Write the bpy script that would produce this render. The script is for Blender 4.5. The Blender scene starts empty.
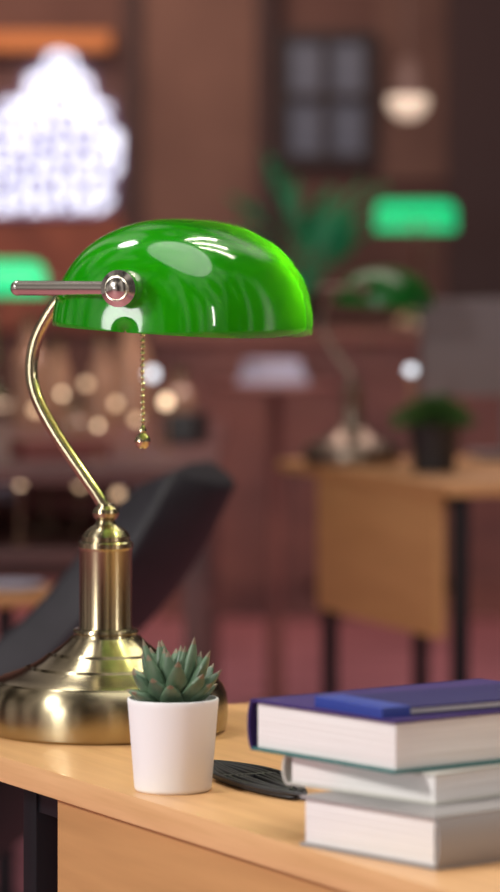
import bpy, bmesh, math, random
from mathutils import Vector, Matrix
random.seed(7)
S=bpy.context.scene
COL=S.collection
F=3677.0
CAMZ=1.103
K=1.272

# ---------------------------------------------------------------- materials
def mat(name,col=(0.5,0.5,0.5),rough=0.5,metal=0.0,coat=0.0,emit=None,estr=0.0,noise=None,aniso=0.0,trans=0.0,bump=0.0,scale=(1,1,1),nscale=8.0,detail=4.0,spec=0.5,radial=False,translucent=None):
    m=bpy.data.materials.new(name); m.use_nodes=True
    nt=m.node_tree; b=nt.nodes['Principled BSDF']
    b.inputs['Base Color'].default_value=(*col,1)
    b.inputs['Roughness'].default_value=rough
    b.inputs['Metallic'].default_value=metal
    b.inputs['Coat Weight'].default_value=coat
    b.inputs['Coat Roughness'].default_value=0.05
    b.inputs['Anisotropic'].default_value=aniso
    b.inputs['Transmission Weight'].default_value=trans
    b.inputs['Specular IOR Level'].default_value=spec
    if radial:
        tg=nt.nodes.new('ShaderNodeTangent'); tg.direction_type='RADIAL'; tg.axis='Z'
        nt.links.new(tg.outputs['Tangent'],b.inputs['Tangent'])
        b.inputs['Anisotropic Rotation'].default_value=0.25
    if emit:
        b.inputs['Emission Color'].default_value=(*emit,1); b.inputs['Emission Strength'].default_value=estr
    if noise or bump:
        tc=nt.nodes.new('ShaderNodeTexCoord'); mp=nt.nodes.new('ShaderNodeMapping'); n=nt.nodes.new('ShaderNodeTexNoise')
        mp.inputs['Scale'].default_value=scale
        n.inputs['Scale'].default_value=nscale; n.inputs['Detail'].default_value=detail
        nt.links.new(tc.outputs['Object'],mp.inputs['Vector']); nt.links.new(mp.outputs['Vector'],n.inputs['Vector'])
        if noise:
            r=nt.nodes.new('ShaderNodeValToRGB')
            r.color_ramp.elements[0].position=0.3; r.color_ramp.elements[1].position=0.7
            r.color_ramp.elements[0].color=(*noise,1); r.color_ramp.elements[1].color=(*col,1)
            nt.links.new(n.outputs['Fac'],r.inputs['Fac']); nt.links.new(r.outputs['Color'],b.inputs['Base Color'])
        if bump:
            bp=nt.nodes.new('ShaderNodeBump'); bp.inputs['Strength'].default_value=bump; bp.inputs['Distance'].default_value=0.002
            nt.links.new(n.outputs['Fac'],bp.inputs['Height']); nt.links.new(bp.outputs['Normal'],b.inputs['Normal'])
    if translucent:
        out=nt.nodes['Material Output']
        tr=nt.nodes.new('ShaderNodeBsdfTranslucent'); tr.inputs['Color'].default_value=(*translucent[0],1)
        mx=nt.nodes.new('ShaderNodeMixShader'); mx.inputs[0].default_value=translucent[1]
        nt.links.new(b.outputs[0],mx.inputs[1]); nt.links.new(tr.outputs[0],mx.inputs[2]); nt.links.new(mx.outputs[0],out.inputs['Surface'])
    return m

M={}
M['wood']=mat('light_wood',(0.74,0.42,0.185),0.42,noise=(0.63,0.34,0.145),scale=(1.0,14,12),nscale=6,coat=0.15)
M['woodedge']=mat('wood_edge',(0.78,0.47,0.23),0.4,noise=(0.66,0.38,0.17),scale=(1,1,20),nscale=8)
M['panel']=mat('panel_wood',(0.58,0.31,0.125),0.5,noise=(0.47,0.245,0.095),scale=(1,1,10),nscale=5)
M['bgwood']=mat('far_desk_wood',(0.72,0.38,0.15),0.5,noise=(0.62,0.31,0.12),scale=(1,1,8),nscale=4)
M['black']=mat('black_metal',(0.012,0.012,0.016),0.35,metal=0.3)
M['brass']=mat('antique_brass',(0.43,0.37,0.235),0.25,metal=1.0,aniso=0.85,radial=True)
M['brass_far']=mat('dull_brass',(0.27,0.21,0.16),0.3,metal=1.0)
M['brass_dark']=mat('brass_groove',(0.20,0.15,0.08),0.35,metal=1.0)
M['brass_shine']=mat('polished_brass',(0.56,0.48,0.31),0.18,metal=1.0)
M['nickel']=mat('aged_nickel',(0.78,0.75,0.66),0.18,metal=1.0)
M['green']=mat('green_glass',(0.001,0.22,0.002),0.14,coat=1.0,spec=0.4,translucent=((0.16,0.88,0.01),0.24))
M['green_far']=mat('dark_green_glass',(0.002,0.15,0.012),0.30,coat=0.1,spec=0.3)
M['opal']=mat('opal_lining',(0.75,0.85,0.72),0.4,translucent=((0.9,0.95,0.8),0.45))
M['green_lit']=mat('lit_green_glass',(0.0,0.22,0.08),0.35,emit=(0.0,0.70,0.25),estr=1.0)
M['bulb']=mat('bulb_glass',(0.9,0.88,0.8),0.2)
M['ceramic']=mat('white_ceramic',(0.93,0.94,0.94),0.45)
M['soil']=mat('soil',(0.06,0.04,0.03),0.95,noise=(0.02,0.015,0.01),nscale=200,bump=1)
M['succ']=mat('succulent_leaf',(0.14,0.22,0.13),0.42,noise=(0.06,0.12,0.07),nscale=60)
M['succ_tip']=mat('succulent_tip',(0.22,0.17,0.11),0.5)
M['pages']=mat('paper_pages',(0.92,0.90,0.88),0.8,noise=(0.76,0.73,0.70),scale=(1,1,140),nscale=6,bump=0.3)
M['navy']=mat('purple_cover',(0.048,0.026,0.130),0.65,spec=0.2)
M['blue']=mat('blue_cover',(0.024,0.018,0.095),0.65,spec=0.2)
M['ribbon']=mat('blue_band',(0.035,0.06,0.30),0.5,spec=0.3)
M['creamcover']=mat('cream_cover',(0.60,0.59,0.53),0.5)
M['teal']=mat('teal_cover',(0.04,0.17,0.16),0.4)
M['grey']=mat('grey_cover',(0.34,0.32,0.31),0.35)
M['rubber']=mat('black_rubber',(0.010,0.010,0.013),0.5)
M['chair']=mat('chair_fabric',(0.014,0.012,0.018),0.6,noise=(0.008,0.007,0.011),nscale=60)
M['wall']=mat('wall_plaster',(0.17,0.092,0.084),0.8,noise=(0.09,0.047,0.048),nscale=1.8)
M['walldark']=mat('dark_trim',(0.060,0.035,0.040),0.7)
M['walllight']=mat('brown_pilaster',(0.23,0.135,0.115),0.8,noise=(0.145,0.083,0.075),nscale=2.0)
M['wallred']=mat('red_brick_panel',(0.36,0.13,0.09),0.8,noise=(0.15,0.055,0.052),nscale=6)
M['beam']=mat('orange_beam',(0.66,0.27,0.10),0.7)
M['floor']=mat('floor_boards',(0.64,0.25,0.30),0.55,noise=(0.32,0.11,0.14),scale=(1,3,1),nscale=3)
M['ceil']=mat('ceiling_paint',(0.10,0.06,0.055),0.9)
M['counter']=mat('mahogany',(0.30,0.125,0.10),0.5,noise=(0.12,0.047,0.048),scale=(1,1,2),nscale=2.5)
M['ctop']=mat('counter_top',(0.33,0.14,0.11),0.4)
M['darkwood']=mat('dark_walnut',(0.19,0.08,0.070),0.45,noise=(0.07,0.03,0.033),scale=(1,2,3),nscale=4)
M['pane']=mat('window_pane',(0.05,0.055,0.08),0.3,emit=(0.22,0.23,0.34),estr=0.12)
M['frame']=mat('window_frame',(0.030,0.024,0.032),0.6)
M['glow']=mat('bright_lattice_pane',(0.6,0.6,0.7),0.5,emit=(0.80,0.87,1.0),estr=1.7)
M['lattice']=mat('lattice_wood',(0.26,0.21,0.44),0.6)
M['pendant']=mat('warm_glass',(0.7,0.6,0.5),0.3,emit=(0.95,0.76,0.56),estr=0.6)
M['pendcap']=mat('pendant_cap',(0.13,0.075,0.06),0.6)
M['leaf']=mat('palm_leaf',(0.02,0.38,0.18),0.5,noise=(0.01,0.22,0.10),nscale=8)
M['bush']=mat('bush_leaf',(0.08,0.20,0.04),0.6,noise=(0.03,0.10,0.02),nscale=20)
M['dpot']=mat('dark_pot',(0.02,0.018,0.02),0.4)
M['screen']=mat('monitor_shell',(0.22,0.19,0.20),0.45)
M['paper']=mat('paper_white',(0.48,0.50,0.64),0.7)
M['spark_w']=mat('cool_glint',(1,1,1),0.3,emit=(0.80,0.90,1.0),estr=2.0)  # emissive colours for the globes added as blurred highlights
M['spark_y']=mat('warm_glint',(1,0.8,0.5),0.3,emit=(1.0,0.72,0.46),estr=3.0)
M['spark_d']=mat('dim_glint',(1,0.8,0.5),0.3,emit=(1.0,0.66,0.40),estr=1.5)
M['glassholder']=mat('amber_glass',(0.42,0.24,0.15),0.15,coat=0.5)
M['crimson']=mat('red_card',(0.26,0.07,0.06),0.5)

# ---------------------------------------------------------------- helpers
def link(o,parent=None):
    COL.objects.link(o)
    if parent is not None: o.parent=parent
    return o
def root(name,loc,rotz=0.0,label='',cat='',group=None,kind=None):
    e=bpy.data.objects.new(name,None); e.empty_display_size=0.05
    e.location=loc; e.rotation_euler=(0,0,rotz); link(e)
    e['label']=label; e['category']=cat
    if group: e['group']=group
    if kind: e['kind']=kind
    return e
def fin(bm,name,material,parent=None,smooth=True,loc=(0,0,0),rot=(0,0,0),angle=40):
    me=bpy.data.meshes.new(name); bmesh.ops.recalc_face_normals(bm,faces=bm.faces)
    bm.to_mesh(me); bm.free()
    ms=material if isinstance(material,(list,tuple)) else [material]
    for x in ms: me.materials.append(x)
    if smooth:
        for p in me.polygons: p.use_smooth=True
        try: me.set_sharp_from_angle(angle=math.radians(angle))
        except Exception: pass
    o=bpy.data.objects.new(name,me); o.location=loc; o.rotation_euler=rot
    return link(o,parent)
def lathe_bm(bm,prof,seg=64,center=(0,0,0),axis='Z',cap=True):
    rings=[]
    for (r,z) in prof:
        ring=[]
        for i in range(seg):
            a=2*math.pi*i/seg
            p=Vector((r*math.cos(a),r*math.sin(a),z))
            if axis=='Y': p=Vector((p.x,p.z,p.y))
            if axis=='X': p=Vector((p.z,p.x,p.y))
            ring.append(bm.verts.new(p+Vector(center)))
        rings.append(ring)
    for a,b in zip(rings[:-1],rings[1:]):
        for i in range(seg):
            j=(i+1)%seg
            bm.faces.new((a[i],a[j],b[j],b[i]))
    if cap:
        bm.faces.new(rings[0]); bm.faces.new(rings[-1])
def lathe(name,prof,material,parent=None,seg=64,center=(0,0,0),axis='Z',loc=(0,0,0),rot=(0,0,0),angle=30):
    bm=bmesh.new(); lathe_bm(bm,prof,seg,center,axis)
    return fin(bm,name,material,parent,loc=loc,rot=rot,angle=angle)
def catmull(pts,n=8):
    P=[Vector(p) for p in pts]; P=[P[0]*2-P[1]]+P+[P[-1]*2-P[-2]]
    out=[]
    for i in range(1,len(P)-2):
        for k in range(n):
            t=k/n; a,b,c,d=P[i-1],P[i],P[i+1],P[i+2]
            out.append(0.5*((2*b)+(c-a)*t+(2*a-5*b+4*c-d)*t*t+(3*b-a-3*c+d)*t**3))
    out.append(P[-2]); return out
def tube_bm(bm,pts,rad,seg=16):
    pts=[Vector(p) for p in pts]; n=len(pts); rings=[]
    t0=(pts[1]-pts[0]).normalized(); ref=Vector((0,0,1)) if abs(t0.z)<0.9 else Vector((1,0,0))
    nrm=t0.cross(ref).normalized()
    for i in range(n):
        t=(pts[min(i+1,n-1)]-pts[max(i-1,0)]).normalized()
        nrm=(nrm-t*nrm.dot(t)).normalized(); bn=t.cross(nrm)
        r=rad(i/(n-1)) if callable(rad) else rad
        rings.append([bm.verts.new(pts[i]+(nrm*math.cos(2*math.pi*k/seg)+bn*math.sin(2*math.pi*k/seg))*r) for k in range(seg)])
    for a,b in zip(rings[:-1],rings[1:]):
        for i in range(seg):
            j=(i+1)%seg; bm.faces.new((a[i],a[j],b[j],b[i]))
    bm.faces.new(rings[0]); bm.faces.new(rings[-1])
def tube(name,pts,rad,material,parent=None,seg=16):
    bm=bmesh.new(); tube_bm(bm,pts,rad,seg); return fin(bm,name,material,parent,angle=60)
def box_bm(bm,c,s,rotz=0.0,bev=0.0):
    r=bmesh.ops.create_cube(bm,size=1.0); vs=r['verts']
    mt=Matrix.Translation(c)@Matrix.Rotation(rotz,4,'Z')@Matrix.Diagonal((s[0],s[1],s[2],1))
    bmesh.ops.transform(bm,matrix=mt,verts=vs)
    if bev:
        es=list({e for v in vs for e in v.link_edges})
        bmesh.ops.bevel(bm,geom=es,offset=bev,segments=2,affect='EDGES',profile=0.7)
def box(name,c,s,material,parent=None,rotz=0.0,bev=0.0):
    bm=bmesh.new(); box_bm(bm,c,s,rotz,bev); return fin(bm,name,material,parent,smooth=bool(bev),angle=35)
def sphere_bm(bm,c,r,seg=16,sc=(1,1,1)):
    q=bmesh.ops.create_uvsphere(bm,u_segments=seg,v_segments=max(8,seg//2),radius=r)
    bmesh.ops.transform(bm,matrix=Matrix.Translation(c)@Matrix.Diagonal((*sc,1)),verts=q['verts'])
def P(px,py,Y): return Vector(((px-250)*Y/F,Y,CAMZ-(py-267)*Y/F))
def structure(o,label=''):
    o['kind']='structure'
    if label: o['label']=label; o['category']='structure'
    return o

# ---------------------------------------------------------------- room shell
WY=12.97
structure(box('floor',(0,WY/2+0.1,-0.05),(10,WY+1.0,0.1),M['floor']),'reddish wooden floor')
structure(box('wall_back',(0,WY+0.1,1.45),(10,0.2,2.9),M['wall']),'dark brown plaster back wall')
structure(box('ceiling',(0,WY-2.5,2.95),(10,5.4,0.1),M['ceil']),'dark brown ceiling')
structure(box('baseboard_back',(0,WY-0.015,0.06),(10,0.03,0.12),M['walldark']),'dark wooden baseboard')
def trim(n,px0,px1,y0,y1,m,dep=0.06):
    a=P(px0,y0,WY); b=P(px1,y1,WY)
    return structure(box('trim_%d'%n,((a.x+b.x)/2,WY-dep/2,(a.z+b.z)/2),(abs(b.x-a.x),dep,abs(a.z-b.z)),m),'wall panelling')
trim(1,136,272,-200,330,M['walllight'],0.05)
trim(2,124,142,-200,330,M['walldark'],0.08)
trim(3,256,274,-200,330,M['walldark'],0.09)
trim(4,446,520,-200,330,M['walldark'],0.10)
trim(5,-120,112,34,52,M['beam'],0.14)
trim(6,-120,128,215,330,M['wallred'],0.04)
trim(7,376,446,-200,180,M['walllight'],0.03)
def window(n,px0,px1,y0,y1,cols,rows):
    Y=WY; a=P(px0,y0,Y); b=P(px1,y1,Y); w=b.x-a.x; h=a.z-b.z
    bm=bmesh.new(); fw=0.036
    for i in range(cols+1):
        box_bm(bm,(a.x+w*i/cols,Y-0.04,(a.z+b.z)/2),(fw,0.08,h+fw))
    for j in range(rows+1):
        box_bm(bm,((a.x+b.x)/2,Y-0.04,b.z+h*j/rows),(w+fw,0.07,fw))
    f=fin(bm,'window_%d'%n,M['frame'],smooth=False); structure(f,'dark framed window with grey panes')
    g=box('window_glass',((a.x+b.x)/2,Y-0.015,(a.z+b.z)/2),(w,0.02,h),M['pane'],f)
    return f
window(1,284,368,38,160,2,2)
Y=WY
outline=[(-52,216),(-52,150),(-30,112),(-6,116),(2,98),(22,98),(26,74),(42,68),(46,52),(60,48),(76,54),(80,70),(92,76),(96,98),(112,104),(112,124),(124,134),(122,170),(114,180),(114,204),(100,214)]
bm=bmesh.new()
fv=[bm.verts.new(P(x,y,Y-0.03)) for x,y in outline]
bk=[bm.verts.new(P(x,y,Y-0.03)+Vector((0,0.025,0))) for x,y in outline]
bm.faces.new(fv); bm.faces.new(bk)
for i in range(len(fv)):
    j=(i+1)%len(fv); bm.faces.new((fv[i],fv[j],bk[j],bk[i]))
lat_root=bpy.data.objects.new('window_2',None); link(lat_root); structure(lat_root,'glowing white ornamental lattice window')
fin(bm,'window_glass',M['glow'],lat_root,smooth=False)
# diagonal lattice with small rosettes at alternating cells
bm=bmesh.new()
pts=[P(x,y,Y-0.05) for x,y in outline]; pts.append(pts[0])
tube_bm(bm,pts,0.010,8)
def ringat(cx,cy,R,w):
    c=P(cx,cy,Y-0.05)
    tube_bm(bm,[c+Vector((R*math.cos(t*math.pi/8),0,R*math.sin(t*math.pi/8))) for t in range(17)],w,6)
cells=[(x,y) for y in (122,154,186) for x in (-28,4,36,68,100)]+[(x,y) for y in (138,170,202) for x in (-12,20,52,84)]+[(60,72),(44,94),(76,94),(60,104)]
for cx,cy in cells: 
    ringat(cx,cy,0.036,0.0075)
for a,b in (((-52,186),(4,122)),((-12,202),(68,122)),((20,214),(104,122)),((60,214),(118,154)),((100,202),(4,104)),((60,202),(-28,122)),((118,186),(46,106)),((20,202),(-48,140))):
    tube_bm(bm,[P(a[0],a[1],Y-0.05),P(b[0],b[1],Y-0.05)],0.006,6)
fin(bm,'lattice',M['lattice'],lat_root)

# ---------------------------------------------------------------- desk builder
def desk(name,corner,ddir,depth,length,label,wood,edge,panel,leg_at,pan_a0,pan_a1,ph=0.266,legsz=0.024,extra=None,group=None):
    d=Vector((ddir[0],ddir[1],0)).normalized()
    ang=math.atan2(d.y,d.x)
    r=root(name,(corner[0],corner[1],0),ang,label,'desk',group)
    T=0.019; z=0.75
    bm=bmesh.new(); box_bm(bm,(length/2,depth/2,z-T/2),(length,depth,T),0,0.002)
    o=fin(bm,'desktop',[wood,edge],r,angle=35)
    for p in o.data.polygons:
        if abs(p.normal.z)<0.5: p.material_index=1
    spots=[(a,yy) for a in leg_at for yy in (0.036,depth-0.036)]+(extra or [])
    for (a,yy) in spots:
        bm=bmesh.new(); box_bm(bm,(a,yy,(z-T-0.003)/2),(legsz,legsz,z-T-0.003),0,0.002)
        box_bm(bm,(a,yy,0.012),(legsz+0.008,legsz+0.008,0.022),0,0.003)
        fin(bm,'leg',M['black'],r)
    for yy in (0.036,depth-0.036):
        box('rail',((leg_at[0]+leg_at[-1])/2,yy,z-T-0.012),(leg_at[-1]-leg_at[0],0.02,0.02),M['black'],r)
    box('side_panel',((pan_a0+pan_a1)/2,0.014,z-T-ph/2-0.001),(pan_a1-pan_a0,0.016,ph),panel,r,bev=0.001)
    return r
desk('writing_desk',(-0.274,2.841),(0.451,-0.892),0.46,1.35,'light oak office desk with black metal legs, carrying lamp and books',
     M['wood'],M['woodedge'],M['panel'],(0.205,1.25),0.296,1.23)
desk('writing_desk',(0.051,6.74),(0.324,-0.946),0.62,0.83,'tan wooden office desk with side panel and thin black legs',
     M['bgwood'],M['bgwood'],M['bgwood'],(0.18,0.795),0.195,0.765,ph=0.235,extra=[(0.18,0.21)])

# ---------------------------------------------------------------- banker lamp
def shade_mesh(a,b,H,n=3.1,nt=64,nph=56,pw=0.84):
    bm=bmesh.new(); rows=[]
    for i in range(nt+1):
        t=(-math.pi/2+math.pi*i/nt)*0.999
        u=a*math.copysign(abs(math.sin(t))**(2/n),t); r=abs(math.cos(t))**(2/n)
        row=[]
        for k in range(nph+1):
            ph=math.pi*k/nph
            row.append(bm.verts.new((b*r*math.cos(ph),u,H*r*math.sin(ph)**pw if 0<k<nph else 0)))
        rows.append(row)
    for A,B in zip(rows[:-1],rows[1:]):
        for k in range(nph): bm.faces.new((A[k],A[k+1],B[k+1],B[k]))
    bmesh.ops.remove_doubles(bm,verts=bm.verts,dist=1e-5)
    return bm
def banker_lamp(loc,rotz,label,lit=False,scale=1.0,group='green glass desk lamps',far=False,n=3.1):
    r=root('desk_lamp',loc,rotz,label,'lamp',group); r.scale=(scale,)*3
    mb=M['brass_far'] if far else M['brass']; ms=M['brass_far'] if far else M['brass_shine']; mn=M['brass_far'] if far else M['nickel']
    base=[(0.0001,0),(0.089,0),(0.0915,0.002),(0.0925,0.006),(0.0932,0.014),(0.0930,0.022),(0.0920,0.029),(0.0895,0.035),(0.0865,0.0385),
          (0.0850,0.0362),(0.0830,0.0395),(0.080,0.0412),(0.074,0.0432),(0.066,0.0460),(0.0615,0.0485),(0.0590,0.0463),(0.0570,0.0500),(0.050,0.0540),(0.0445,0.0582),(0.0425,0.0562),(0.0405,0.0600),
          (0.035,0.0640),(0.029,0.0690),(0.0270,0.0715),(0.0250,0.0700),(0.0245,0.0735),(0.0252,0.0750),(0.0245,0.0770),(0.021,0.0780),(0.0001,0.078)]
    lathe('lamp_base',base,mb,r,seg=96,angle=25)
    col=[(0.0001,0.076),(0.0205,0.0775),(0.0200,0.080),(0.0200,0.137),(0.0205,0.1385),(0.0210,0.1395),(0.0210,0.1430),(0.0200,0.1440),(0.0185,0.1445),(0.0185,0.148),
         (0.0165,0.1515),(0.0125,0.1545),(0.0085,0.157),(0.0070,0.1600),(0.0095,0.1625),(0.0103,0.1655),(0.0095,0.1685),(0.0068,0.1710),(0.0065,0.173),(0.0001,0.173)]
    lathe('column',col,mb,r,seg=64,angle=25)
    pts=[(-0.001,0,0.170),(-0.006,0,0.178),(-0.018,0,0.194),(-0.041,0,0.225),(-0.0565,0,0.2515),(-0.0615,0,0.273),(-0.058,0,0.296),(-0.047,0,0.317),(-0.033,0,0.335)]
    tube('neck',catmull(pts,8),0.0048,ms,r,20)
    zb=0.3375
    bm=bmesh.new()
    tube_bm(bm,[(-0.028,-0.098,zb),(-0.028,0.098,zb)],0.0050,20)
    for s in (-1,1):
        p0=Vector((-0.030,s*0.098,zb)); p1=Vector((0.0645,s*0.131,zb))
        tube_bm(bm,[p0,p1],0.0054,20)
        sphere_bm(bm,p0,0.0057,16)
    fin(bm,'bracket',mn,r,angle=60)
    for s in (-1,1):
        prof=[(0.0001,-0.014),(0.0135,-0.014),(0.0135,-0.004),(0.0128,-0.002),(0.0128,0.0),(0.0135,0.002),(0.0135,0.006),(0.0095,0.0085),(0.0085,0.008),(0.0080,0.0105),(0.0045,0.013),(0.0001,0.0135)]
        prof=[(a,s*b) for a,b in prof]
        lathe('screw_knob',prof,mn,r,seg=32,center=(0.0645,s*0.128,0.3375),axis='Y')
    bm=shade_mesh(0.121,0.083,0.072 if (far and not lit) else 0.084,n,pw=1.0 if far and not lit else 0.86)
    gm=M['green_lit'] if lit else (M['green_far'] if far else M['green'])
    sh=fin(bm,'lamp_shade',[gm,M['green_lit'] if lit else M['opal']],r,loc=(0.0645,0,0.3055),rot=(0,math.radians(3.5),0),angle=180)
    md=sh.modifiers.new('thick','SOLIDIFY'); md.thickness=0.003; md.offset=-1; md.material_offset=1; md.material_offset_rim=0
    lathe('socket',[(0.0001,-0.062),(0.012,-0.062),(0.014,-0.055),(0.014,-0.02),(0.016,-0.018),(0.016,-0.005),(0.0001,-0.005)],ms,r,seg=24,center=(0.0645,0,0.338),axis='Y')
    lathe('bulb',[(0.0001,-0.006),(0.010,-0.004),(0.013,0.008),(0.017,0.02),(0.0185,0.035),(0.016,0.055),(0.009,0.068),(0.0001,0.071)],M['bulb'],r,seg=24,center=(0.0645,0,0.338),axis='Y')
    bm=bmesh.new(); x,y=0.045,-0.037
    tube_bm(bm,[(0.0645,y,0.334),(0.052,y,0.332),(x,y,0.325)],0.0022,8)
    z=0.325
    while z>0.234:
        sphere_bm(bm,(x,y,z),0.0018,10); z-=0.0046
    tube_bm(bm,[(x,y,0.325),(x,y,0.230)],0.0006,6)
    fin(bm,'pull_chain',ms,r)
    lathe('chain_pull',[(0.0001,0.2165),(0.0030,0.2172),(0.0053,0.2195),(0.0062,0.2225),(0.0053,0.2257),(0.0030,0.2280),(0.0026,0.2290),(0.0032,0.2300),(0.0024,0.2325),(0.0012,0.2345),(0.0001,0.2350)],ms,r,seg=24,center=(x,y,0))
    return r
L1=banker_lamp((-0.110,2.802,0.75),math.radians(-20),'brass banker desk lamp with glossy green glass shade beside succulent')
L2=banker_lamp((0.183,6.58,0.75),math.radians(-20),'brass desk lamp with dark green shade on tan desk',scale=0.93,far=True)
L3=banker_lamp((0.525,11.63,0.90),math.radians(88),'desk lamp with brightly lit green shade on mahogany counter',lit=True,scale=1.06,far=True,n=7)
L4=banker_lamp((-0.60,8.60,0.75),math.radians(-80),'desk lamp with lit green shade on cluttered table',lit=True,scale=0.95,far=True,n=6)
pl_=bpy.data.lights.new('added_shade_glow','POINT'); pl_.energy=0.42; pl_.color=(1.0,0.95,0.45); pl_.shadow_soft_size=0.008  # point light added beside the bulb so the shade's right side glows
po=bpy.data.objects.new('added_shade_glow',pl_); po.location=(0.118,0.046,0.348); COL.objects.link(po); po.parent=L1

# ---------------------------------------------------------------- potted succulent
pr=root('potted_succulent',(-0.052,2.482,0.75),0,'small green succulent in a smooth white ceramic pot','plant')
lathe('pot',[(0.0001,0.0),(0.0245,0.0),(0.0258,0.0012),(0.0262,0.003),(0.0305,0.058),(0.0309,0.0605),(0.0306,0.0620),(0.0296,0.0623),(0.0288,0.0610),(0.0280,0.0500),(0.0001,0.0500)],M['ceramic'],pr,seg=72,angle=50)
lathe('soil',[(0.0001,0.0505),(0.0278,0.0505),(0.0270,0.0550),(0.012,0.0575),(0.0001,0.058)],M['soil'],pr,seg=32)
bm=bmesh.new()
def leaf(bm,az,el0,el1,L,W,T,base):
    n=11; seg=10; rings=[]; p=Vector(base)
    out=Vector((math.cos(az),math.sin(az),0)); side=Vector((-math.sin(az),math.cos(az),0))
    for i in range(n):
        t=i/(n-1); el=el0+(el1-el0)*t
        tn=out*math.cos(el)+Vector((0,0,1))*math.sin(el); up=side.cross(tn)*-1
        if i: p=p+tn*(L/(n-1))
        w=W*min(1.0,0.62+1.1*t)*(1-max(0,(t-0.40)/0.60)**2.1)
        w=max(w,0.0002); th=T*(w/W)
        ring=[]
        for k in range(seg):
            a=2*math.pi*k/seg
            ring.append(bm.verts.new(p+side*w*math.cos(a)+up*th*math.sin(a)*(0.5 if math.sin(a)<0 else 1.0)))
        rings.append(ring)
    for q,(A,B) in enumerate(zip(rings[:-1],rings[1:])):
        for i in range(seg):
            j=(i+1)%seg; f=bm.faces.new((A[i],A[j],B[j],B[i]))
            if q>=n-2: f.material_index=1
    bm.faces.new(rings[0])
ring_spec=[(7,18,38,0.032,0.0080),(7,34,56,0.038,0.0084),(7,50,70,0.043,0.0080),(5,64,80,0.046,0.0072),(4,78,88,0.046,0.0058)]
off=0.3
for n_,e0,e1,L,W in ring_spec:
    for i in range(n_):
        az=2*math.pi*i/n_+off+random.uniform(-.2,.2)
        k=random.uniform(.88,1.08); e=random.uniform(-7,7)
        leaf(bm,az,math.radians(e0+e),math.radians(e1+e),L*k,W,0.0060,(0.006*math.cos(az),0.006*math.sin(az),0.056))
    off+=0.55
fin(bm,'foliage',[M['succ'],M['succ_tip']],pr,angle=60)

# ---------------------------------------------------------------- books
def book(name,corner,z,beta,Lb,Wa,T,cover,label,spine='far',board=0.0022,under=None,pages='pages',over=0.0025):
    r=root(name,(corner[0],corner[1],z),math.radians(beta),label,'book','stacked books on the desk')
    py0=over if spine!='near' else 0.004; py1=Wa-over if spine!='far' else Wa-0.004
    box('page_block',(Lb/2,(py0+py1)/2,T/2),(Lb-2*over,py1-py0,T-2*board),M[pages],r,bev=0.0006)
    box('front_cover',(Lb/2,Wa/2,T-board/2),(Lb,Wa,board),cover,r,bev=0.0006)
    box('back_cover',(Lb/2,Wa/2,board/2),(Lb,Wa,board),under or cover,r,bev=0.0006)
    bm=bmesh.new(); sy=Wa if spine=='far' else 0.0; sg=1 if spine=='far' else -1
    K_=10; rows=[]
    for k in range(K_+1):
        ph=-math.pi/2+math.pi*k/K_; zz=T/2+T/2*math.sin(ph)
        yo=sy-sg*0.002+sg*0.005*math.cos(ph); yi=yo-sg*0.002
        rows.append([bm.verts.new(v) for v in ((0,yo,zz),(Lb,yo,zz),(Lb,yi,zz),(0,yi,zz))])
    for A,B in zip(rows[:-1],rows[1:]):
        for i in range(4):
            j=(i+1)%4; bm.faces.new((A[i],A[j],B[j],B[i]))
    bm.faces.new(rows[0]); bm.faces.new(rows[-1])
    fin(bm,'spine',cover,r,angle=50)
    return r
book('hardcover_book',(0.1087,2.150),0.75,40,0.18,0.122,0.031,M['grey'],'thick book with grey cover at the bottom of the stack',spine='near')
book('hardcover_book',(0.1107,2.196),0.7812,44,0.17,0.128,0.0188,M['creamcover'],'slim cream covered book in the middle of the stack',over=0.002,board=0.0015)
book('hardcover_book',(0.0865,2.193),0.8003,37.5,0.19,0.142,0.0320,M['navy'],'thick hardcover book with purple cover on top of stack',under=M['teal'],over=0.003,board=0.002)
nb=root('notebook',(0.079,2.205,0.8325),math.radians(33),'thin blue notebook with bright blue elastic band lying on books','notebook')
box('page_block',(0.075,0.035,0.0028),(0.146,0.067,0.0030),M['pages'],nb)
bm=bmesh.new(); box_bm(bm,(0.075,0.035,0.0048),(0.15,0.071,0.0012),0,0.0004); box_bm(bm,(0.075,0.035,0.0006),(0.15,0.071,0.0012),0,0.0004); box_bm(bm,(0.0008,0.035,0.0027),(0.0016,0.071,0.0052),0,0.0004)
fin(bm,'cover',M['blue'],nb)
box('elastic_band',(0.010,0.035,0.0029),(0.021,0.0725,0.0068),M['ribbon'],nb,bev=0.0008)

# ---------------------------------------------------------------- cable bundle
cr=root('cable_bundle',(0.003,2.51,0.75),math.atan2(-0.16,0.059),'black folded electric cable lying on the desk by pot','cable')
bm=bmesh.new()
for i in range(12):
    hx=0.084-0.0014*(11-i)+random.uniform(-.004,.004); hy=0.0020+0.0019*i; z=0.0020+0.0022*(i%2)
    x0=random.uniform(-.005,.005); tw=random.uniform(-.002,.002)
    pts=[]
    for k in range(41):
        a=2*math.pi*k/40
        pts.append((x0+hx*math.cos(a),hy*math.sin(a)*(0.5+0.5*abs(math.sin(a)))+tw*math.cos(2*a),z+0.0004*math.sin(2*a+i)+0.0003))
    tube_bm(bm,pts,0.0016,8)
tail=catmull([(0.07,0.0,0.0018),(0.095,0.012,0.0018),(0.115,0.008,0.0018),(0.13,0.016,0.0018)],8)
tube_bm(bm,tail,0.0016,8)
fin(bm,'cable',M['rubber'],cr)
box('tie',(-0.01,0,0.0032),(0.005,0.040,0.0058),M['rubber'],cr,bev=0.0015)

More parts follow.
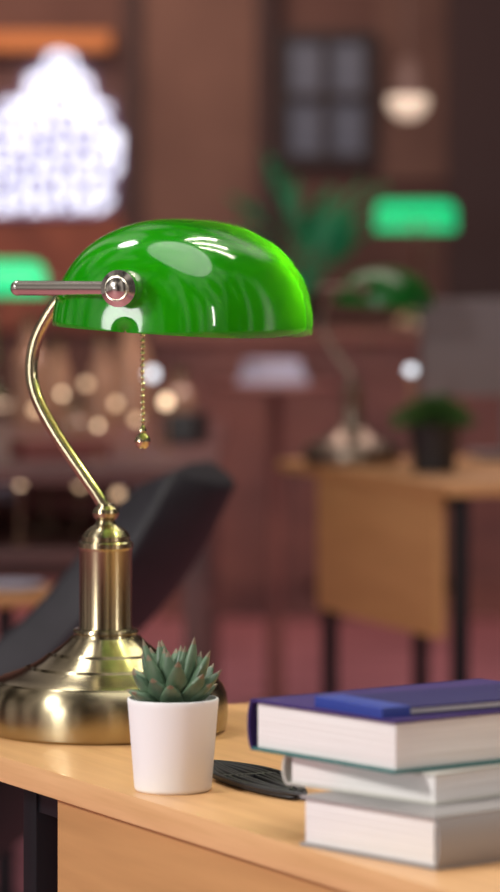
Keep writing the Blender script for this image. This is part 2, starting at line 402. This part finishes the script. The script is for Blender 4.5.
# ---------------------------------------------------------------- black office chair
ch=root('office_chair',(-0.345,4.30,-0.0),math.radians(-8),'black upholstered swivel chair with curved reclining backrest','chair')
def sheet(name,prof,halfw,thick,material,parent,yc=0):
    bm=bmesh.new(); rows=[]; pts=catmull(prof,6); n=len(pts); W=14
    for i,p in enumerate(pts):
        t=i/(n-1); hw=halfw
        if t>0.70: hw*=math.sqrt(max(0.30,1-((t-0.70)/0.36)**2))
        rows.append([bm.verts.new((p.x+0.05*(1-(2*k/W-1)**2),yc+hw*(2*k/W-1),p.z)) for k in range(W+1)])
    for A,B in zip(rows[:-1],rows[1:]):
        for k in range(W): bm.faces.new((A[k],A[k+1],B[k+1],B[k]))
    o=fin(bm,name,material,parent,angle=180)
    md=o.modifiers.new('t','SOLIDIFY'); md.thickness=thick; md.offset=0
    bv=o.modifiers.new('b','BEVEL'); bv.width=0.018; bv.segments=3
    return o
sheet('backrest',[(-0.20,0,0.545),(-0.08,0,0.575),(0.03,0,0.620),(0.125,0,0.680),(0.20,0,0.765),(0.255,0,0.865)],0.21,0.060,M['chair'],ch)
bm=bmesh.new(); box_bm(bm,(-0.18,0,0.46),(0.48,0.46,0.10),0,0.035); fin(bm,'seat',M['chair'],ch)
lathe('gas_column',[(0.0001,0.09),(0.03,0.09),(0.03,0.25),(0.02,0.26),(0.02,0.42),(0.0001,0.42)],M['black'],ch,seg=24,center=(-0.2,0,0))
bm=bmesh.new()
for i in range(5):
    a=2*math.pi*i/5+0.3; d=Vector((math.cos(a),math.sin(a),0)); c=Vector((-0.2,0,0))
    tube_bm(bm,[c+Vector((0,0,0.11)),c+d*0.27+Vector((0,0,0.075))],lambda t:0.022-0.008*t,10)
fin(bm,'star_base',M['black'],ch)
for i in range(5):
    a=2*math.pi*i/5+0.3; d=Vector((math.cos(a),math.sin(a),0)); c=Vector((-0.2,0,0))+d*0.27
    bm=bmesh.new()
    lathe_bm(bm,[(0.0001,-0.018),(0.026,-0.018),(0.030,-0.013),(0.030,0.013),(0.026,0.018),(0.0001,0.018)],20,(c.x,c.y,0.030),'X')
    tube_bm(bm,[(c.x,c.y,0.03),(c.x,c.y,0.08)],0.008,8)
    fin(bm,'caster',M['black'],ch)

# ---------------------------------------------------------------- mahogany counter with things
CY=11.72
ct=root('counter',(0.55,CY,0),0,'mahogany panelled counter along the back wall','counter')
bx0,bx1=-0.29,1.9
box('body',((bx0+bx1)/2-0.55,0.06,0.435),(bx1-bx0,0.5,0.87),M['counter'],ct)
box('worktop',((bx0+bx1)/2-0.55,0.05,0.885),(bx1-bx0+0.06,0.58,0.03),M['ctop'],ct,bev=0.004)
for i in range(5):
    x=bx0+0.22+i*0.43-0.55
    bm=bmesh.new()
    for dx in (-0.17,0.17): box_bm(bm,(x+dx,-0.197,0.44),(0.03,0.012,0.70))
    for dz in (-0.335,0.335): box_bm(bm,(x,-0.197,0.44+dz),(0.37,0.012,0.03))
    fin(bm,'door',M['counter'],ct,smooth=False)
tx,ty=0.062,9.0
tt=root('pedestal_table',(tx,ty,0),0,'tall round dark pedestal table with papers on it','table')
lathe('tabletop',[(0.0001,0.80),(0.16,0.80),(0.165,0.81),(0.16,0.82),(0.0001,0.82)],M['counter'],tt,seg=40)
lathe('pedestal',[(0.0001,0),(0.12,0),(0.12,0.015),(0.022,0.04),(0.018,0.80),(0.0001,0.80)],M['counter'],tt,seg=32)
r=root('paper_stack',(tx,ty,0.82),0.1,'loose stack of pale bluish papers on the table','papers')
for i in range(5):
    w_=0.17-0.012*i
    box('sheet',(random.uniform(-.01,.01),0,0.006+0.0112*i),(w_,0.11,0.010),M['paper'],r,rotz=random.uniform(-.15,.15))
# potted palm
pp=root('potted_palm',(0.175,CY+0.20,0.90),0,'leafy green palm in dark pot on the counter','plant')
lathe('pot',[(0.0001,0),(0.045,0),(0.060,0.10),(0.063,0.11),(0.057,0.11),(0.055,0.095),(0.0001,0.095)],M['dpot'],pp,seg=32)
bm=bmesh.new()
def frond(bm,az,el,L,curl):
    p=Vector((0,0,0.09)); out=Vector((math.cos(az),math.sin(az),0)); side=Vector((-math.sin(az),math.cos(az),0))
    pts=[p.copy()]
    for i in range(10):
        e=el-curl*(i/9)**1.3
        p=p+(out*math.cos(e)+Vector((0,0,1))*math.sin(e))*L/10; pts.append(p.copy())
    tube_bm(bm,pts,lambda t:0.007-0.004*t,6)
    for i in range(4,11):
        t=i/10; q=pts[i]; tn=(pts[i]-pts[i-1]).normalized()
        ll=0.11*math.sin(math.pi*min(1,0.25+0.7*t))
        for s in (-1,1):
            d=(tn*0.8+side*s*0.55+Vector((0,0,-0.08))).normalized(); wv=Vector((0.020*math.sin(i),0,0.020))
            a,b,c,e=bm.verts.new(q),bm.verts.new(q+d*ll*0.4+wv),bm.verts.new(q+d*ll),bm.verts.new(q+d*ll*0.4-wv)
            bm.faces.new((a,b,c,e))
for az,el,L,cu in ((0.1,72,0.46,38),(0.4,80,0.44,40),(3.0,72,0.42,38),(2.7,84,0.50,22),(3.3,64,0.34,45),(-0.3,62,0.35,40),(4.4,84,0.40,20),(5.2,78,0.40,30),(0.0,66,0.42,30)):
    frond(bm,az,math.radians(el),L,math.radians(cu))
fin(bm,'fronds',M['leaf'],pp,smooth=False)

# ---------------------------------------------------------------- plant and monitor on tan desk
bp=root('potted_bush',(0.317,6.33,0.75),0,'small bushy green plant in black pot','plant')
lathe('pot',[(0.0001,0),(0.036,0),(0.044,0.075),(0.047,0.085),(0.041,0.085),(0.040,0.07),(0.0001,0.07)],M['dpot'],bp,seg=32)
bm=bmesh.new()
for i in range(420):
    a=random.uniform(0,2*math.pi); e=random.uniform(0.05,1.45); R=random.uniform(0.02,0.062)
    d=Vector((math.cos(a)*math.cos(e),math.sin(a)*math.cos(e),math.sin(e)*0.75)); c=Vector((0,0,0.078))+d*R
    s=d.cross(Vector((random.uniform(-1,1),random.uniform(-1,1),0.3))).normalized()*0.006
    vs=[bm.verts.new(v) for v in (c,c+d*0.009+s,c+d*0.02,c+d*0.009-s)]; bm.faces.new(vs)
tube_bm(bm,[(0,0,0.06),(0,0,0.11)],0.004,6)
fin(bm,'foliage',M['bush'],bp,smooth=False)

mo=root('computer_monitor',(0.490,6.80,0.75),math.radians(12),'grey computer monitor standing on the tan desk','monitor')
box('stand_foot',(0,0,0.006),(0.16,0.13,0.012),M['screen'],mo,bev=0.003)
box('stand_post',(0,0.02,0.08),(0.03,0.02,0.14),M['screen'],mo,bev=0.003)
bm=bmesh.new(); box_bm(bm,(0,0,0.205),(0.36,0.022,0.18),0,0.006); box_bm(bm,(0,0.016,0.20),(0.16,0.02,0.12),0,0.006)
fin(bm,'screen',M['screen'],mo)

# ---------------------------------------------------------------- cluttered table with lower shelf
tb=root('shelf_table',(-0.42,7.57,0),0,'dark wooden two-tier table crowded with small added glint globes','table')
box('tabletop',(0,0,0.735),(0.72,2.2,0.03),M['darkwood'],tb,bev=0.004)
box('lower_shelf',(0,0,0.59),(0.68,2.1,0.025),M['darkwood'],tb,bev=0.003)
for sx in (-1,1):
    for sy in (-1,1):
        box('leg',(sx*0.325,sy*1.04,0.36),(0.045,0.045,0.72),M['darkwood'],tb,bev=0.004)
def glint_globe(px,py,Y,zb,m,r=0.012,label='small glass candle holder with globe added as blurred glint'):  # emissive globe on a stem, added to stand for a blurred highlight
    Y=Y*K
    X=(px-250)*Y/F; zc=CAMZ-(py-267)*Y/F; h=max(zc-zb,0.03)
    t=root('glint_holder',(X,Y,zb),0,label,'glint','small glowing glints on glass stems')
    lathe('stem',[(0.0001,0),(r*1.3,0),(r*1.3,0.004),(r*0.35,0.008),(r*0.3,h*0.7),(r*0.7,h-r*0.9),(0.0001,h-r*0.9)],M['glassholder'],t,seg=20)
    bm=bmesh.new(); sphere_bm(bm,(0,0,h),r,16,(1,1,random.uniform(0.7,1.3))); fin(bm,'globe',m,t)
glint_globe(152,374,5.9,0.75,M['spark_w'],0.012)
glint_globe(166,402,5.6,0.75,M['spark_y'],0.010)
glint_globe(62,394,6.0,0.75,M['spark_y'],0.007)
glint_globe(86,384,6.2,0.75,M['spark_d'],0.009)
glint_globe(116,404,5.8,0.75,M['spark_d'],0.008)
glint_globe(36,410,5.8,0.75,M['spark_d'],0.010)
glint_globe(136,420,5.5,0.75,M['spark_d'],0.008)
glint_globe(98,426,5.25,0.75,M['spark_y'],0.005)
glint_globe(20,482,5.25,0.6025,M['spark_y'],0.009)
glint_globe(46,472,5.75,0.6025,M['spark_d'],0.010)
glint_globe(118,494,5.2,0.6025,M['spark_d'],0.009)
glint_globe(146,502,5.3,0.6025,M['spark_y'],0.006)
glint_globe(80,486,5.5,0.6025,M['spark_d'],0.007)
glint_globe(411,370,5.17,0.75,M['spark_w'],0.010,'tall glass candle holder with white globe added as blurred glint')
for (px,Y,h,w) in ((102,6.3,0.19,0.03),(132,6.6,0.24,0.04),(180,6.2,0.12,0.03),(30,6.5,0.22,0.04),(75,5.6,0.08,0.035),(58,6.8,0.17,0.03)):
    Y*=K
    if Y>8.6: Y=8.55
    t=root('glass_jar',((px-250)*Y/F,Y,0.75),0,'amber glass jar standing on the table','jar','jars on the table')
    lathe('body',[(0.0001,0),(w,0),(w*1.02,0.01),(w,h*0.65),(w*0.5,h*0.8),(w*0.45,h),(0.0001,h)],M['glassholder'],t,seg=24)
    lathe('lid',[(0.0001,h),(w*0.55,h),(w*0.55,h+0.015),(0.0001,h+0.015)],M['brass_dark'],t,seg=20)
for (px,Y,zb,s,m,rz,lab) in ((60,5.35,0.75,(0.16,0.12,0.035),'crimson',0.3,'small red box lying on the dark table'),
                       (185,5.8,0.75,(0.07,0.14,0.06),'dpot',-0.2,'small black box standing on the dark table'),
                       (150,5.5,0.6025,(0.12,0.10,0.05),'bgwood',0.4,'small tan wooden box on the lower shelf'),
                       (70,5.9,0.6025,(0.16,0.12,0.06),'crimson',-0.3,'small red box on the lower shelf')):
    Y*=K
    r=root('storage_box',((px-250)*Y/F,Y,zb),rz,lab,'box')
    box('body',(0,0,s[2]*0.375),(s[0],s[1],s[2]*0.75),M[m],r,bev=0.002)
    box('lid',(0,0,s[2]*0.875),(s[0]*1.03,s[1]*1.03,s[2]*0.25),M[m],r,bev=0.002)

# small side table with saucer
sy=4.9*K; sx=(5-250)*sy/F
st=root('side_table',(sx,sy,0),0,'small round wooden side table','table')
lathe('tabletop',[(0.0001,0.535),(0.10,0.535),(0.11,0.545),(0.105,0.555),(0.0001,0.555)],M['bgwood'],st,seg=40)
lathe('pedestal',[(0.0001,0),(0.08,0),(0.08,0.015),(0.018,0.04),(0.015,0.535),(0.0001,0.535)],M['black'],st,seg=32)
mg=root('saucer',(sx+0.01,sy,0.555),0,'pale grey saucer on the small side table','plate')
lathe('dish',[(0.0001,0),(0.03,0),(0.055,0.008),(0.058,0.012),(0.03,0.005),(0.0001,0.005)],M['paper'],mg,seg=32)

# ---------------------------------------------------------------- pendant lamp
pY=9.54
pX=(408-250)*pY/F; pz=CAMZ+(267-106)*pY/F
pl=root('pendant_lamp',(pX,pY,2.9),0,'hanging pendant with warm white glass bowl','lamp')
k=pz-2.9
lathe('glass_bowl',[(0.0001,k-0.036),(0.02,k-0.034),(0.040,k-0.020),(0.054,k+0.005),(0.052,k+0.025),(0.0001,k+0.025)],M['pendant'],pl,seg=40)
lathe('cap',[(0.0001,k+0.026),(0.052,k+0.026),(0.045,k+0.065),(0.030,k+0.11),(0.012,k+0.13),(0.0001,k+0.13)],M['pendcap'],pl,seg=40)
lathe('rod',[(0.0001,k+0.13),(0.004,k+0.13),(0.004,-0.02),(0.04,-0.015),(0.04,0.0),(0.0001,0.0)],M['pendcap'],pl,seg=20)

# ---------------------------------------------------------------- lights
def area(name,loc,target,size,power,col,sy=None,shape=None):
    l=bpy.data.lights.new(name,'AREA'); l.energy=power; l.color=col; l.size=size
    if sy: l.shape='RECTANGLE'; l.size_y=sy
    if shape: l.shape=shape
    o=bpy.data.objects.new(name,l); o.location=loc
    o.rotation_euler=(Vector(target)-Vector(loc)).to_track_quat('-Z','Y').to_euler()
    COL.objects.link(o); return o
T=(-0.05,2.7,0.95)
area('key_light',(-1.9,1.5,2.1),T,0.42,42,(1.0,0.97,0.94),shape='DISK')
area('top_highlight',(-0.62,3.25,2.5),T,0.30,8,(1.0,0.96,0.92),shape='DISK')  # disc added to put an oval highlight on the green shade
for i in range(3):
    area('streak_strip',(0.45+0.20*i,4.0-0.1*i,2.5),T,0.03,3.5,(1.0,0.95,0.72),sy=0.8)  # thin emitters added for streaky reflections on the shade
area('side_fill',(2.0,1.3,1.45),T,0.10,9,(1.0,0.93,0.88),sy=0.7)
area('soft_overhead',(0.5,2.5,3.2),(0.05,2.4,0.8),2.2,36,(1.0,0.97,0.93),shape='DISK')
area('front_left_fill',(-3.0,-0.4,1.3),(0.0,2.3,0.8),1.0,34,(1.0,0.97,0.96),shape='DISK')
area('room_light',(0.3,8.2,2.8),(0.3,9.5,0),2.2,95,(1.0,0.79,0.73))
area('wall_wash',(-0.9,11.4,2.75),(-0.7,WY,1.4),1.0,38,(1.0,0.66,0.46))
w=bpy.data.worlds.new('World'); S.world=w; w.use_nodes=True
nt=w.node_tree; bg=nt.nodes['Background']
tc=nt.nodes.new('ShaderNodeTexCoord'); mp=nt.nodes.new('ShaderNodeMapping'); mp.inputs['Scale'].default_value=(1,1,0.08)
nz=nt.nodes.new('ShaderNodeTexNoise'); nz.inputs['Scale'].default_value=4.6; nz.inputs['Detail'].default_value=0.5
rp=nt.nodes.new('ShaderNodeValToRGB'); e=rp.color_ramp.elements
e[0].position=0.46; e[0].color=(0.018,0.014,0.014,1); e[1].position=0.64; e[1].color=(0.95,0.82,0.78,1)
nt.links.new(tc.outputs['Generated'],mp.inputs['Vector']); nt.links.new(mp.outputs['Vector'],nz.inputs['Vector'])
nt.links.new(nz.outputs['Fac'],rp.inputs['Fac']); nt.links.new(rp.outputs['Color'],bg.inputs[0])
bg.inputs[1].default_value=0.55

# ---------------------------------------------------------------- camera
cd=bpy.data.cameras.new('camera'); cam=bpy.data.objects.new('camera',cd); COL.objects.link(cam)
cam.location=(0,0,CAMZ); cam.rotation_euler=(math.radians(90),0,0)
cd.sensor_width=36; cd.lens=F/892*36; cd.shift_y=-(446-267)/892
cd.dof.use_dof=True; cd.dof.focus_distance=2.60; cd.dof.aperture_fstop=6.4
S.camera=cam
S.view_settings.view_transform='Standard'
